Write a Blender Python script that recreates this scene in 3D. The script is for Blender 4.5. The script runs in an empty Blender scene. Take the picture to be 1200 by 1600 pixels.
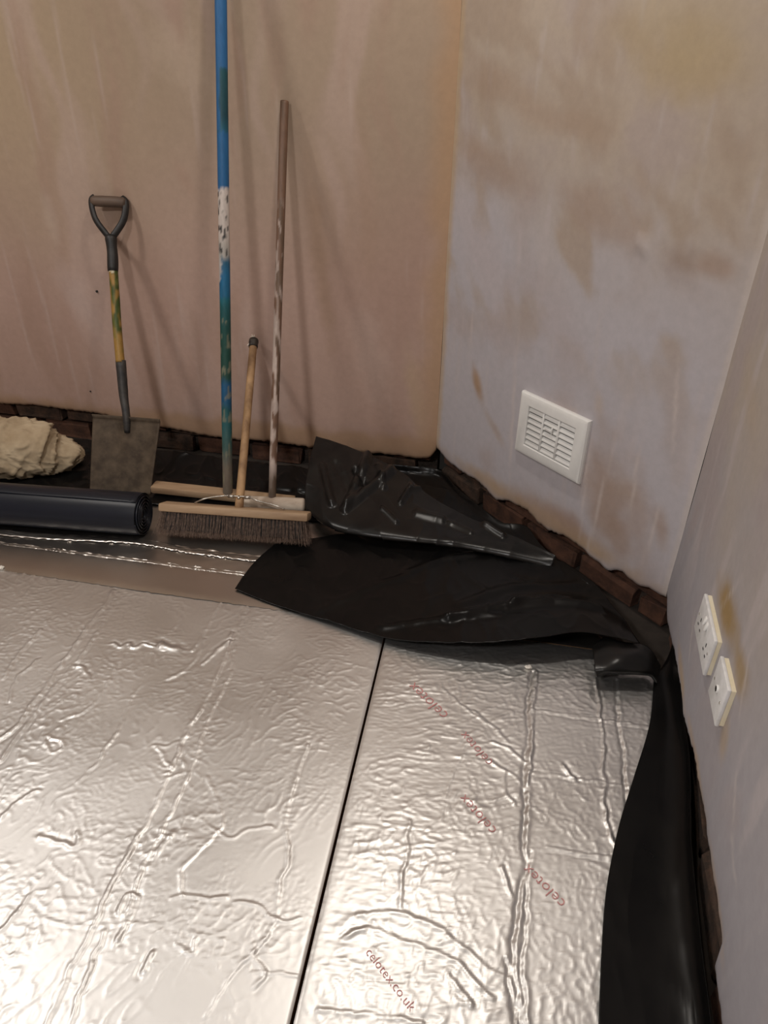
import bpy, bmesh, math, random
import numpy as np
from mathutils import Matrix, Vector
random.seed(7)
rng = np.random.default_rng(7)
sc = bpy.context.scene
# ------------------------------------------------------------------ camera
F = 1100.0; TH = math.atan(1100/1800.0); RO = math.radians(0.9); H = 1.23
FW = np.array([0, math.cos(TH), -math.sin(TH)]); RT = np.array([1., 0, 0]); UP = np.cross(RT, FW)
CR, SR = math.cos(RO), math.sin(RO)
RW = CR*RT + SR*UP; UW = -SR*RT + CR*UP
CAM = np.array([0, 0, H])
cd = bpy.data.cameras.new('camera'); cam = bpy.data.objects.new('camera', cd); sc.collection.objects.link(cam)
cd.sensor_fit = 'HORIZONTAL'; cd.sensor_width = 36; cd.lens = 36*F/1200; cd.clip_start = .02
M = Matrix(((RW[0], UW[0], -FW[0], 0), (RW[1], UW[1], -FW[1], 0), (RW[2], UW[2], -FW[2], H), (0, 0, 0, 1)))
cam.matrix_world = M
sc.camera = cam
sc.view_settings.view_transform = 'Standard'; sc.view_settings.look = 'None'
sc.view_settings.gamma = 1; sc.view_settings.use_curve_mapping = False
sc.view_settings.exposure = -0.04
# ------------------------------------------------------------------ light: two ceiling downlights in view of the foil, plus an added fill light behind the camera
w = bpy.data.worlds.new('world'); sc.world = w; w.use_nodes = True
w.node_tree.nodes['Background'].inputs[0].default_value = (.5, .45, .4, 1)
w.node_tree.nodes['Background'].inputs[1].default_value = .02
def lamp(name, loc, power, size, col=(1, .91, .80)):
    l = bpy.data.lights.new(name, 'AREA'); l.shape = 'DISK'; l.size = size; l.energy = power; l.color = col
    o = bpy.data.objects.new(name, l); sc.collection.objects.link(o); o.location = loc; return o
lamp('ceiling_or_fill_light', (0.02, 1.60, 2.37), 11.5, .11, (1, .93, .85))
lamp('ceiling_or_fill_light', (-1.85, 1.55, 2.37), 17.5, .26, (1, .94, .88))
lamp('ceiling_or_fill_light', (-1.1, -.7, 2.37), 50, .3, (1, .97, .95))  # added fill light, lifts the lower walls; not a ceiling fitting

# ------------------------------------------------------------------ helpers
def ray(x, y):
    return FW + RW*((x-600)/F) - UW*((y-800)/F)
def fl(x, y, z=0.0):
    """point on the horizontal plane z seen at that place of the photograph"""
    r = ray(x, y); t = (z-H)/r[2]; return CAM + r*t
def onwall(x, y, p, d, off=0.0):
    n = np.array([-d[1], d[0], 0.0]); r = ray(x, y)
    t = ((np.array([p[0], p[1], 0])-CAM) @ n + off)/(r @ n); return CAM + r*t
def onplane(x, y, yb, k):
    r = ray(x, y); t = (yb + k*H)/(r[1]-k*r[2]); return CAM + r*t

def _h(ix, iy, seed):
    n = (ix.astype(np.int64)*374761393 + iy.astype(np.int64)*668265263 + seed*974634777) & 0xffffffff
    n = ((n ^ (n >> 13))*1274126177) & 0xffffffff
    return (n ^ (n >> 16)) & 0xffff
def pn(x, y, seed=0):
    xi = np.floor(x); yi = np.floor(y); xf = x-xi; yf = y-yi
    u = xf*xf*xf*(xf*(xf*6-15)+10); v = yf*yf*yf*(yf*(yf*6-15)+10)
    def g(a, b):
        an = _h(xi+a, yi+b, seed)*(2*np.pi/65536.0)
        return np.cos(an)*(xf-a) + np.sin(an)*(yf-b)
    return ((g(0, 0)*(1-u)+g(1, 0)*u)*(1-v) + (g(0, 1)*(1-u)+g(1, 1)*u)*v)*1.5
def fbm(x, y, o=4, seed=0):
    s = 0; a = .5
    for i in range(o):
        s = s + a*pn(x*2**i, y*2**i, seed+i); a *= .5
    return s
def ridge(x, y, seed=0, k=6.):
    return np.exp(-k*np.abs(pn(x, y, seed)))
def sstep(a, b, x):
    t = np.clip((x-a)/(b-a), 0, 1); return t*t*(3-2*t)
def dpoly(X, Y, pts):
    """distance to a polyline, and signed side"""
    best = np.full(X.shape, 9.0); side = np.zeros(X.shape)
    for (a, b) in zip(pts[:-1], pts[1:]):
        dx, dy = b[0]-a[0], b[1]-a[1]; L = dx*dx+dy*dy+1e-12
        t = np.clip(((X-a[0])*dx+(Y-a[1])*dy)/L, 0, 1)
        ex = X-a[0]-t*dx; ey = Y-a[1]-t*dy; d = np.hypot(ex, ey)
        m = d < best
        best = np.where(m, d, best); side = np.where(m, np.sign(dx*ey-dy*ex), side)
    return best, side

ORG = {}
def props(o, label=None, cat=None, group=None, kind=None):
    if label: o['label'] = label
    if cat: o['category'] = cat
    if group: o['group'] = group
    if kind: o['kind'] = kind
    return o
def thing(name, loc, label, cat, group=None):
    o = bpy.data.objects.new(name, None); sc.collection.objects.link(o); o.location = loc
    o.empty_display_size = .05
    ORG[o.name] = np.array(loc, float); return props(o, label, cat, group)
def obj(name, vf, mat, parent=None, smooth=True, flatang=None):
    v, f = vf
    v = np.asarray(v, float)
    org = ORG[parent.name] if parent is not None else np.zeros(3)
    me = bpy.data.meshes.new(name)
    v = v-org
    if isinstance(f, np.ndarray):
        me.vertices.add(len(v)); me.vertices.foreach_set('co', v.ravel())
        n = len(f); me.loops.add(n*4); me.loops.foreach_set('vertex_index', f.ravel())
        me.polygons.add(n); me.polygons.foreach_set('loop_start', np.arange(n)*4)
        me.update(calc_edges=True); me.validate()
    else:
        me.from_pydata(v.tolist(), [], f); me.update()
    if smooth: me.shade_smooth()
    if flatang is not None:
        me.set_sharp_from_angle(angle=math.radians(flatang))
    me.materials.append(mat)
    o = bpy.data.objects.new(name, me); sc.collection.objects.link(o)
    if parent is not None: o.parent = parent
    ORG[o.name] = org
    return o
def merge(*parts):
    V = []; Fc = []; n = 0
    for v, f in parts:
        V.extend([tuple(p) for p in v]); Fc.extend([[i+n for i in q] for q in f]); n += len(v)
    return V, Fc
def gridf(nu, nv):
    i, j = np.meshgrid(np.arange(nu-1), np.arange(nv-1), indexing='ij')
    a = i*nv+j
    return np.stack([a, a+nv, a+nv+1, a+1], -1).reshape(-1, 4)
def box(cx, cy, cz, sx, sy, sz, bev=.002, seg=2, rot=None, taper=None):
    bm = bmesh.new(); bmesh.ops.create_cube(bm, size=1)
    for v in bm.verts:
        v.co = Vector((v.co.x*sx, v.co.y*sy, v.co.z*sz))
    if bev: bmesh.ops.bevel(bm, geom=list(bm.edges), offset=bev, segments=seg, profile=.5, affect='EDGES')
    bm.verts.index_update()
    V = [np.array(v.co) for v in bm.verts]; Fc = [[v.index for v in f.verts] for f in bm.faces]; bm.free()
    if rot is not None: V = [rot @ p for p in V]
    return [p+np.array([cx, cy, cz]) for p in V], Fc
def tube(path, rad, seg=14, cap=True, squash=1.0, ref=(0, 0, 1)):
    path = [np.array(p, float) for p in path]; n = len(path)
    if not hasattr(rad, '__len__'): rad = [rad]*n
    V = []; Fc = []; prev = None
    for i, p in enumerate(path):
        t = path[min(i+1, n-1)]-path[max(i-1, 0)]; t /= np.linalg.norm(t)
        if prev is None:
            r = np.array(ref, float)
            if abs(r @ t) > .95: r = np.array([1., 0, 0])
            a = np.cross(r, t)
        else: a = prev - t*(prev @ t)
        a /= np.linalg.norm(a); prev = a; b = np.cross(t, a)
        for k in range(seg):
            an = 2*math.pi*k/seg
            V.append(p + (a*math.cos(an) + b*math.sin(an)*squash)*rad[i])
    for i in range(n-1):
        for k in range(seg):
            k2 = (k+1) % seg
            Fc.append([i*seg+k, i*seg+k2, (i+1)*seg+k2, (i+1)*seg+k])
    if cap:
        Fc.append(list(range(seg))[::-1]); Fc.append([(n-1)*seg+k for k in range(seg)])
    return V, Fc
def lerp(a, b, t): return np.array(a)*(1-t)+np.array(b)*t
def spline(pts, n):
    pts = np.array(pts, float); m = len(pts)
    P = np.vstack([2*pts[0]-pts[1], pts, 2*pts[-1]-pts[-2]])
    t = np.linspace(0, m-1-1e-9, n); i = t.astype(int); f = (t-i)[:, None]
    p0, p1, p2, p3 = P[i], P[i+1], P[i+2], P[i+3]
    return .5*((2*p1)+(-p0+p2)*f+(2*p0-5*p1+4*p2-p3)*f*f+(-p0+3*p1-3*p2+p3)*f**3)

# ------------------------------------------------------------------ materials
def newmat(name):
    m = bpy.data.materials.new(name); m.use_nodes = True
    nt = m.node_tree; return m, nt, nt.nodes['Principled BSDF']
def N(nt, t, **k):
    n = nt.nodes.new(t)
    for a, b in k.items():
        if a in n.inputs: n.inputs[a].default_value = b
        else: setattr(n, a, b)
    return n
def col4(c): return (c[0], c[1], c[2], 1)
def mat(name, c1, c2=None, rough=.6, metal=0, scale=30, stretch=(1, 1, 1), bump=.1, dist=.001, lo=.35, hi=.65, spec=.5, r2=None, detail=6):
    """two-tone noise material with fine relief"""
    m, nt, b = newmat(name)
    tc = N(nt, 'ShaderNodeTexCoord'); mp = N(nt, 'ShaderNodeMapping'); mp.inputs['Scale'].default_value = stretch
    nt.links.new(tc.outputs['Object'], mp.inputs[0])
    no = N(nt, 'ShaderNodeTexNoise'); no.inputs['Scale'].default_value = scale; no.inputs['Detail'].default_value = detail; no.inputs['Roughness'].default_value = .6
    nt.links.new(mp.outputs[0], no.inputs['Vector'])
    cr = N(nt, 'ShaderNodeValToRGB'); cr.color_ramp.elements[0].position = lo; cr.color_ramp.elements[1].position = hi
    cr.color_ramp.elements[0].color = col4(c1); cr.color_ramp.elements[1].color = col4(c2 or c1)
    nt.links.new(no.outputs[0], cr.inputs[0]); nt.links.new(cr.outputs[0], b.inputs['Base Color'])
    b.inputs['Roughness'].default_value = rough; b.inputs['Metallic'].default_value = metal
    b.inputs['Specular IOR Level'].default_value = spec
    if r2 is not None:
        mr = N(nt, 'ShaderNodeMapRange'); mr.inputs[3].default_value = rough; mr.inputs[4].default_value = r2
        nt.links.new(no.outputs[0], mr.inputs[0]); nt.links.new(mr.outputs[0], b.inputs['Roughness'])
    if bump:
        n2 = N(nt, 'ShaderNodeTexNoise'); n2.inputs['Scale'].default_value = scale*3; n2.inputs['Detail'].default_value = 6
        nt.links.new(mp.outputs[0], n2.inputs['Vector'])
        bp = N(nt, 'ShaderNodeBump'); bp.inputs['Strength'].default_value = bump; bp.inputs['Distance'].default_value = dist
        nt.links.new(n2.outputs[0], bp.inputs['Height']); nt.links.new(bp.outputs[0], b.inputs['Normal'])
    return m
def vcmat(name, rough=.8, nscale=60, namt=.12, bump=.25, dist=.001, spec=.3, stretch=(1, 1, 1), metal=0):
    """colour from the painted 'col' attribute, broken by fine noise"""
    m, nt, b = newmat(name)
    at = N(nt, 'ShaderNodeAttribute'); at.attribute_name = 'col'
    tc = N(nt, 'ShaderNodeTexCoord'); mp = N(nt, 'ShaderNodeMapping'); mp.inputs['Scale'].default_value = stretch
    nt.links.new(tc.outputs['Object'], mp.inputs[0])
    no = N(nt, 'ShaderNodeTexNoise'); no.inputs['Scale'].default_value = nscale; no.inputs['Detail'].default_value = 7; no.inputs['Roughness'].default_value = .65
    nt.links.new(mp.outputs[0], no.inputs['Vector'])
    mr = N(nt, 'ShaderNodeMapRange'); mr.inputs[1].default_value = .3; mr.inputs[2].default_value = .7
    mr.inputs[3].default_value = 1-namt; mr.inputs[4].default_value = 1+namt
    nt.links.new(no.outputs[0], mr.inputs[0])
    vm = N(nt, 'ShaderNodeVectorMath', operation='SCALE'); nt.links.new(at.outputs['Color'], vm.inputs[0]); nt.links.new(mr.outputs[0], vm.inputs['Scale'])
    nt.links.new(vm.outputs[0], b.inputs['Base Color'])
    b.inputs['Roughness'].default_value = rough; b.inputs['Specular IOR Level'].default_value = spec; b.inputs['Metallic'].default_value = metal
    bp = N(nt, 'ShaderNodeBump'); bp.inputs['Strength'].default_value = bump; bp.inputs['Distance'].default_value = dist
    nt.links.new(no.outputs[0], bp.inputs['Height']); nt.links.new(bp.outputs[0], b.inputs['Normal'])
    return m
def setcol(o, C):
    a = o.data.color_attributes.new('col', 'FLOAT_COLOR', 'POINT')
    C = np.concatenate([np.clip(C, 0, 1), np.ones((len(C), 1))], 1).astype(np.float32)
    a.data.foreach_set('color', C.ravel())

m_plaster = vcmat('damp_shaded_plaster', .72, 45, .05, .12, .0012, .3)
m_edge = mat('broken_plaster_edge', (.34, .23, .15), (.55, .43, .33), .9, scale=60, bump=.6, dist=.003)
m_ceiling = mat('ceiling_paint', (.82, .80, .76), (.78, .76, .72), .8, scale=20, bump=.05)
m_concrete = mat('concrete', (.016, .011, .008), (.035, .026, .02), .95, scale=12, bump=.5, dist=.003)
m_brick = mat('old_brick', (.035, .016, .010), (.115, .05, .028), .9, scale=22, bump=.8, dist=.004, lo=.3, hi=.7)
m_brick2 = mat('dirty_brick', (.03, .02, .014), (.09, .05, .032), .92, scale=30, bump=.8, dist=.004)
m_mortar = mat('crumbling_mortar', (.02, .014, .010), (.06, .042, .032), .97, scale=40, bump=1, dist=.006)
m_foam = mat('foam_core', (.12, .06, .03), (.2, .11, .05), .9, scale=80, bump=.3)
m_poly = mat('black_polythene', (.003, .003, .0032), (.0055, .005, .0048), .24, scale=9, bump=.08, dist=.002, spec=.19, r2=.34)
m_poly2 = mat('creased_black_polythene', (.004, .004, .0042), (.010, .009, .008), .27, scale=14, bump=.12, dist=.003, spec=.36, r2=.36)
m_roll = mat('black_polythene_rolled', (.006, .008, .013), (.008, .010, .018), .38, scale=6, bump=.05, dist=.002, spec=.35, stretch=(.3, 2, 2))
m_white = mat('white_plastic', (.74, .74, .72), (.78, .78, .76), .38, scale=30, bump=.02)
m_whiteold = mat('white_plastic_dusty', (.66, .66, .65), (.76, .76, .76), .45, scale=50, bump=.08)
m_warmedge = mat('warm_lit_back_box', (.74, .66, .47), (.80, .74, .58), .5, scale=30, bump=.03)  # white plastic edge, warm light from above painted in as cream
m_dark = mat('dark_void', (.012, .011, .011), (.02, .018, .017), .8, scale=30, bump=0)
m_steel = mat('dull_steel_wire', (.42, .40, .36), (.6, .58, .54), .38, 1, scale=60, bump=.1)
m_wood = mat('bare_wood', (.20, .11, .05), (.42, .26, .13), .65, scale=16, stretch=(1, 1, .12), bump=.3, dist=.0012)
m_woodx = mat('bare_wood_board', (.24, .15, .085), (.44, .31, .19), .65, scale=18, stretch=(.12, 1, 1), bump=.3, dist=.0012)
m_woodpale = mat('chalky_wood', (.30, .22, .16), (.62, .54, .44), .7, scale=14, stretch=(.4, 1, 1), bump=.3, dist=.001)
m_bristle = mat('brown_bristle', (.05, .030, .022), (.17, .115, .085), .6, scale=120, bump=0)
m_blacktape = mat('black_tape', (.014, .012, .011), (.04, .03, .02), .5, scale=80, bump=.5)
m_fray = mat('frayed_white', (.5, .45, .38), (.7, .66, .58), .8, scale=80, bump=.3)
m_blackplastic = mat('scuffed_black_plastic', (.006, .006, .0065), (.018, .016, .015), .5, scale=40, bump=.2)
m_grip = mat('worn_brown_grip', (.07, .045, .032), (.13, .085, .06), .6, scale=25, stretch=(.2, 1, 1), bump=.2)
m_blade = mat('muddy_steel', (.045, .030, .018), (.11, .08, .052), .62, .3, scale=22, bump=.5, dist=.0012, r2=.75)
m_socket = mat('painted_steel_socket', (.02, .02, .022), (.05, .045, .04), .55, .2, scale=40, bump=.2)
m_cloth = mat('dirty_cream_cotton', (.27, .195, .115), (.46, .37, .25), .95, scale=7, bump=.35, dist=.0015, lo=.3, hi=.6)
m_red = mat('red_print', (.50, .20, .20), (.60, .30, .28), .5, scale=200, bump=0)
m_crumb = mat('white_plaster_crumb', (.6, .56, .5), (.75, .72, .66), .9, scale=90, bump=.5)
m_cpole = vcmat('painted_pole', .5, 120, .15, .2, .0005, .4, (1, 1, .2))
def foilmat(name, c, r, bs, bd):
    m, nt, b = newmat(name)
    tc = N(nt, 'ShaderNodeTexCoord')
    n1 = N(nt, 'ShaderNodeTexNoise'); n1.inputs['Scale'].default_value = 70; n1.inputs['Detail'].default_value = 5
    n2 = N(nt, 'ShaderNodeTexNoise'); n2.inputs['Scale'].default_value = 3.5; n2.inputs['Detail'].default_value = 4
    for n in (n1, n2): nt.links.new(tc.outputs['Object'], n.inputs['Vector'])
    mr = N(nt, 'ShaderNodeMapRange'); mr.inputs[1].default_value = .3; mr.inputs[2].default_value = .7; mr.inputs[3].default_value = r-.03; mr.inputs[4].default_value = r+.05
    nt.links.new(n2.outputs[0], mr.inputs[0]); nt.links.new(mr.outputs[0], b.inputs['Roughness'])
    cr = N(nt, 'ShaderNodeValToRGB'); cr.color_ramp.elements[0].position = .35; cr.color_ramp.elements[1].position = .7
    cr.color_ramp.elements[0].color = col4([x*.9 for x in c]); cr.color_ramp.elements[1].color = col4(c)
    nt.links.new(n2.outputs[0], cr.inputs[0]); nt.links.new(cr.outputs[0], b.inputs['Base Color'])
    b.inputs['Metallic'].default_value = 1
    bp = N(nt, 'ShaderNodeBump'); bp.inputs['Strength'].default_value = bs; bp.inputs['Distance'].default_value = bd
    nt.links.new(n1.outputs[0], bp.inputs['Height']); nt.links.new(bp.outputs[0], b.inputs['Normal'])
    return m
m_foil = foilmat('aluminium_foil', (.80, .795, .78), .42, .12, .0006)
m_foil2 = foilmat('aluminium_foil_dark', (.60, .56, .52), .30, .1, .0005)  # darker, browner foil for the tapes and the back board

# ------------------------------------------------------------------ setting
W1 = np.array([0.18521, 2.30372]); W2 = np.array([.74575, 1.47541])
e1 = np.array([.97923, -.20273]); e2 = (W2-W1)/np.linalg.norm(W2-W1); e3 = np.array([-.24262, -.97012])
W0 = W1-e1*3.0; W3 = W2+e3*3.6; W4 = W0+e3*4.4
CH = 2.4
def poly_slab(name, pts, z0, z1, mt):
    n = len(pts)
    V = [(p[0], p[1], z0) for p in pts]+[(p[0], p[1], z1) for p in pts]
    Fc = [list(range(n))[::-1], list(range(n, 2*n))]+[[i, (i+1) % n, n+(i+1) % n, n+i] for i in range(n)]
    return props(obj(name, (V, Fc), mt, smooth=False), kind='structure')
out = .12
room = [W0+(-out, out), W1+(out*.3, out), W2+(out, out*.5), W3+(out, -out), W4+(-out, -out)]
poly_slab('floor', [tuple(p) for p in room][::-1], -.14, -.052, m_concrete)
poly_slab('ceiling', [tuple(p) for p in room][::-1], CH, CH+.1, m_ceiling)

def wall(name, p, d, L, edge, colfn, s_fine=None, lumps=()):
    """plaster skin on a wall: front face with a broken bottom edge, lip and back; local frame s along the wall, z up, n into the room"""
    n = np.array([d[1], -d[0]])          # into the room (walls run clockwise seen from above)
    s_fine = s_fine or (0, L)
    s = np.unique(np.concatenate([np.arange(0, s_fine[0], .08), np.arange(s_fine[0], s_fine[1], .009), np.arange(s_fine[1], L, .08), [L]]))
    ex = np.array([q[0] for q in edge]); ez = np.array([q[1] for q in edge])
    zb = np.interp(s, ex, ez)
    zb = zb + .004*pn(s*45, s*0+.3, 11)+.003*pn(s*110, s*0+.7, 12)
    tz = np.concatenate([np.linspace(0, .12, 14)**1.0, np.linspace(.135, 1.45, 100), np.linspace(1.5, CH-.08, 10)])
    S, T = np.meshgrid(s, tz, indexing='ij')
    f = T/tz[-1]
    Z = zb[:, None]*(1-f) + f*CH + 0
    Z = zb[:, None] + T*(CH-zb[:, None])/tz[-1]
    und = .0035*fbm(S*1.7, Z*1.7, 3, 5)+.0012*fbm(S*9, Z*3, 3, 9)
    lip = .004*np.exp(-T/.012)
    D = und-lip
    for (bs, bz, br, bh_) in lumps: D = D+bh_*np.exp(-((S-bs)**2+((Z-bz)*.7)**2)/br**2)*(1+.8*pn(S*90, Z*90, 3))
    nu, nv = S.shape
    P = np.stack([p[0]+d[0]*S+n[0]*D, p[1]+d[1]*S+n[1]*D, Z], -1).reshape(-1, 3)
    Fq = gridf(nu, nv)[:, ::-1]
    # bottom lip going into the wall
    bi = np.arange(nu)*nv
    B1 = np.stack([p[0]+d[0]*s+n[0]*(D[:, 0]-.009), p[1]+d[1]*s+n[1]*(D[:, 0]-.009), zb-.003+.004*pn(s*80, s*0, 4)], -1)
    B2 = np.stack([p[0]+d[0]*s-n[0]*.034, p[1]+d[1]*s-n[1]*.034, zb+.004], -1)
    k = len(P); P = np.vstack([P, B1, B2])
    i = np.arange(nu-1)
    q1 = np.stack([bi[i], bi[i+1], k+i+1, k+i], -1)[:, ::-1]; q2 = np.stack([k+i, k+i+1, k+nu+i+1, k+nu+i], -1)[:, ::-1]
    Fq = np.vstack([Fq, q1[:, ::-1], q2[:, ::-1]])
    o = obj(name, (P, Fq), m_plaster)
    C = colfn(S.ravel(), Z.ravel())
    e = np.repeat([[.42, .30, .20]], 2*nu, 0)
    setcol(o, np.vstack([C, e]))
    return props(o, kind='structure')
def sz(px, py, p, d):
    q = onwall(px, py, p, d); return (q[:2]-p) @ d, q[2]
def blob(S, Z, c, a, b, ang=0, soft=1.0, seed=0, rag=.5):
    ca, sa = math.cos(ang), math.sin(ang)
    x = S-c[0]; y = Z-c[1]
    u = (x*ca+y*sa)/a; v = (-x*sa+y*ca)/b
    r = np.sqrt(u*u+v*v)+rag*fbm(S*14, Z*14, 3, seed+31)
    return 1-sstep(1-soft, 1+soft*.4, r)
def mixc(C, col, m):
    return C*(1-m[:, None])+np.array(col)*m[:, None]
def pblob(C, S, Z, p, d, x0, y0, x1, y1, wpx, col, amt, seed, soft=.8):
    """stain between two photographed points"""
    a = sz(x0, y0, p, d); b = sz(x1, y1, p, d)
    c = ((a[0]+b[0])/2, (a[1]+b[1])/2); L = math.hypot(b[0]-a[0], b[1]-a[1])/2
    ang = math.atan2(b[1]-a[1], b[0]-a[0]); wd = wpx*.0021
    return mixc(C, col, amt*blob(S, Z, c, L+wd*.5, wd, ang, soft, seed))
def streaks(C, S, Z, col, amt, fx, fz, seed, thr=.15):
    m = sstep(thr, thr+.25, fbm(S*fx+.4*pn(S*3, Z*3, seed+9), Z*fz, 3, seed))
    return mixc(C, col, amt*m)

LA = float(np.linalg.norm(W2-W1))
LILAC = (.455, .43, .455); BROWN = (.36, .255, .20); GOLD = (.46, .33, .20); PALE = (.56, .50, .47)
def col_back(S, Z):
    C = np.tile(np.array([.450, .315, .262]), (len(S), 1))
    C = mixc(C, (.37, .245, .195), .7*sstep(-.15, .35, fbm(S*2.2, Z*.8, 4, 1)))
    C = mixc(C, (.355, .275, .20), .85*sstep(.55, 1.25, Z+.25*fbm(S*1.5, Z*1.5, 3, 8)))  # upper plaster yellow-brown, also darkened to offset the lamp's brightness there
    C = mixc(C, (.40, .30, .20), .8*sstep(.25, -.6, S-2.1)*sstep(.5, 1.3, Z))
    C = streaks(C, S, Z, (.485, .365, .32), .45, 5, .8, 21, .05)
    C = streaks(C, S, Z, (.36, .24, .185), .55, 7, .9, 33, .10)
    C = streaks(C, S, Z, (.50, .40, .36), .35, 30, 1.2, 45, .26)
    for (x0, y0, x1, y1, wd, c, a) in [(480, 250, 520, 560, 16, (.36, .24, .16), .5), (560, 160, 580, 420, 18, (.37, .25, .18), .4), (640, 560, 660, 690, 18, GOLD, .45),
                                       (220, 520, 250, 640, 16, (.33, .22, .17), .45), (100, 420, 150, 520, 30, (.48, .37, .33), .6), (250, 60, 320, 130, 40, (.46, .36, .28), .5),
                                       (430, 560, 450, 680, 20, (.50, .38, .33), .5), (560, 470, 600, 640, 30, (.48, .36, .31), .5), (70, 300, 90, 380, 14, (.50, .40, .33), .4), (270, 250, 300, 300, 12, (.37, .25, .19), .5)]:
        C = pblob(C, S, Z, W1-e1*3, e1, x0, y0, x1, y1, wd, c, a, int(x0))
    C = mixc(C, (.42, .27, .16), .75*sstep(2.90, 2.99, S+.03*pn(Z*7, S*0, 3)))
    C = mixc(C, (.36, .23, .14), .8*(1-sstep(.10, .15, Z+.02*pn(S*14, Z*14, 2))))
    return C
def col_angled(S, Z):
    p, d = W1, e2
    C = np.tile(np.array(LILAC), (len(S), 1))
    C = mixc(C, (.43, .35, .27), .85*sstep(.75, 1.30, Z+.2*fbm(S*3, Z*3, 3, 8)+.15*S))
    C = mixc(C, (.40, .335, .32), .6*sstep(0, .4, fbm(S*4, Z*4, 4, 14)))
    C = streaks(C, S, Z, (.50, .45, .45), .4, 26, 3, 51, .15)
    BR = (.33, .225, .16); BR2 = (.37, .27, .20)
    C = mixc(C, (.38, .30, .235), .75*sstep(-.02, .30, fbm(S*5+2, Z*5+S*3, 4, 77))*sstep(.45, .8, Z))
    for (x0, y0, x1, y1, wd, c, a) in [(725, 110, 810, 140, 26, BR, .45), (790, 140, 880, 200, 22, BR2, .5), (715, 250, 850, 285, 30, BR, .55), (715, 215, 770, 245, 18, BR2, .5),
                                       (880, 298, 1000, 375, 30, BR, .5), (860, 180, 960, 210, 18, BR2, .4), (1040, 402, 1095, 420, 20, (.28, .20, .15), .65), (1100, 410, 1145, 425, 16, BR, .6),
                                       (1020, 100, 1140, 110, 36, (.40, .30, .17), .6), (960, 40, 1180, 60, 45, (.42, .33, .20), .5), (740, 575, 752, 625, 11, (.36, .22, .11), .8), (755, 640, 790, 700, 8, BR2, .5),
                                       (945, 690, 950, 850, 34, BR, .7), (960, 820, 975, 870, 22, BR, .6), (860, 800, 910, 835, 22, (.30, .19, .14), .75), (1030, 800, 1035, 850, 13, BR, .6),
                                       (700, 715, 1030, 925, 20, (.42, .29, .17), .8), (935, 610, 935, 650, 8, GOLD, .3), (800, 770, 900, 830, 30, (.36, .26, .20), .6), (990, 740, 1000, 880, 26, (.37, .28, .235), .6), (900, 700, 930, 800, 24, (.38, .29, .24), .5), (1050, 560, 1060, 760, 20, (.40, .34, .32), .5), (960, 760, 1000, 780, 18, BR2, .5), (820, 640, 935, 640, 4, GOLD, .1),
                                       (1030, 420, 1110, 470, 14, (.40, .35, .34), .5), (850, 430, 900, 600, 40, (.44, .39, .40), .5), (720, 300, 790, 500, 40, (.47, .42, .43), .6)]:
        C = pblob(C, S, Z, p, d, x0, y0, x1, y1, wd, c, a, int(x0+y0))
    for (x0, y0, x1, y1) in [(806, 560, 795, 780), (960, 690, 910, 890), (922, 690, 905, 840), (1035, 780, 1000, 890), (1000, 690, 985, 800), (1060, 560, 1050, 720), (740, 480, 735, 560)]:
        C = pblob(C, S, Z, p, d, x0, y0, x1, y1, 2.5, (.60, .53, .50), .5, int(y0), .9)
    C = mixc(C, (.46, .33, .20), .7*(1-sstep(.005, .03, S+.006*pn(Z*20, S*0, 3))))
    C = mixc(C, (.56, .50, .46), .6*(1-sstep(.004, .02, np.abs(S-LA))))
    return C
def col_right(S, Z):
    p, d = W2, e3
    C = np.tile(np.array([.375, .355, .375]), (len(S), 1))
    C = mixc(C, (.43, .365, .305), .8*sstep(.25, .8, Z+.3*fbm(S*4, Z*4, 3, 18)))
    C = mixc(C, (.39, .335, .33), .7*sstep(0, .35, fbm(S*5, Z*3, 4, 24)))
    C = streaks(C, S, Z, (.50, .45, .45), .5, 12, 2.5, 61, .12)
    C = mixc(C, (.30, .29, .315), .75*sstep(.42, .12, Z+.08*fbm(S*4, Z*4, 3, 71)))  # dimmer, cooler light low on this wall, painted into the plaster colour
    for (x0, y0, x1, y1, wd, c, a) in [(1126, 915, 1150, 1000, 20, (.33, .22, .09), .95), (1150, 1005, 1164, 1080, 16, (.34, .24, .12), .85), (1135, 1130, 1128, 1180, 12, (.40, .31, .22), .7),
                                       (1060, 1000, 1070, 1120, 10, (.40, .29, .18), .7), (1075, 1120, 1100, 1280, 8, (.40, .29, .19), .7), (1105, 1300, 1130, 1520, 7, (.42, .32, .24), .6), (1165, 560, 1180, 700, 20, (.42, .34, .26), .5)]:
        C = pblob(C, S, Z, p, d, x0, y0, x1, y1, wd, c, a, int(x0+y0))
    for (x0, y0, x1, y1) in [(1175, 1000, 1155, 1120), (1150, 1200, 1145, 1290), (1085, 960, 1075, 1050), (1120, 960, 1160, 900), (1140, 1290, 1150, 1400)]:
        C = pblob(C, S, Z, p, d, x0, y0, x1, y1, 2.5, (.58, .52, .49), .5, int(y0), .9)
    return C
def col_plain(S, Z):
    C = np.tile(np.array([.46, .37, .31]), (len(S), 1))
    return mixc(C, (.40, .30, .25), .6*sstep(-.1, .4, fbm(S*1.5, Z*1, 3, 3)))
def edgepts(p, d, pts, L):
    q = [sz(x, y, p, d) for x, y in pts]
    q = [(a, b) for a, b in q]
    return [(-1, q[0][1])]+q+[(L+1, q[-1][1])]
eb = edgepts(W0, e1, [(0, 630), (60, 634), (145, 645), (200, 657), (255, 668), (300, 677), (355, 686), (420, 690), (490, 700), (560, 707), (610, 710), (650, 717), (668, 716), (676, 711), (682, 703)], 3)
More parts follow.
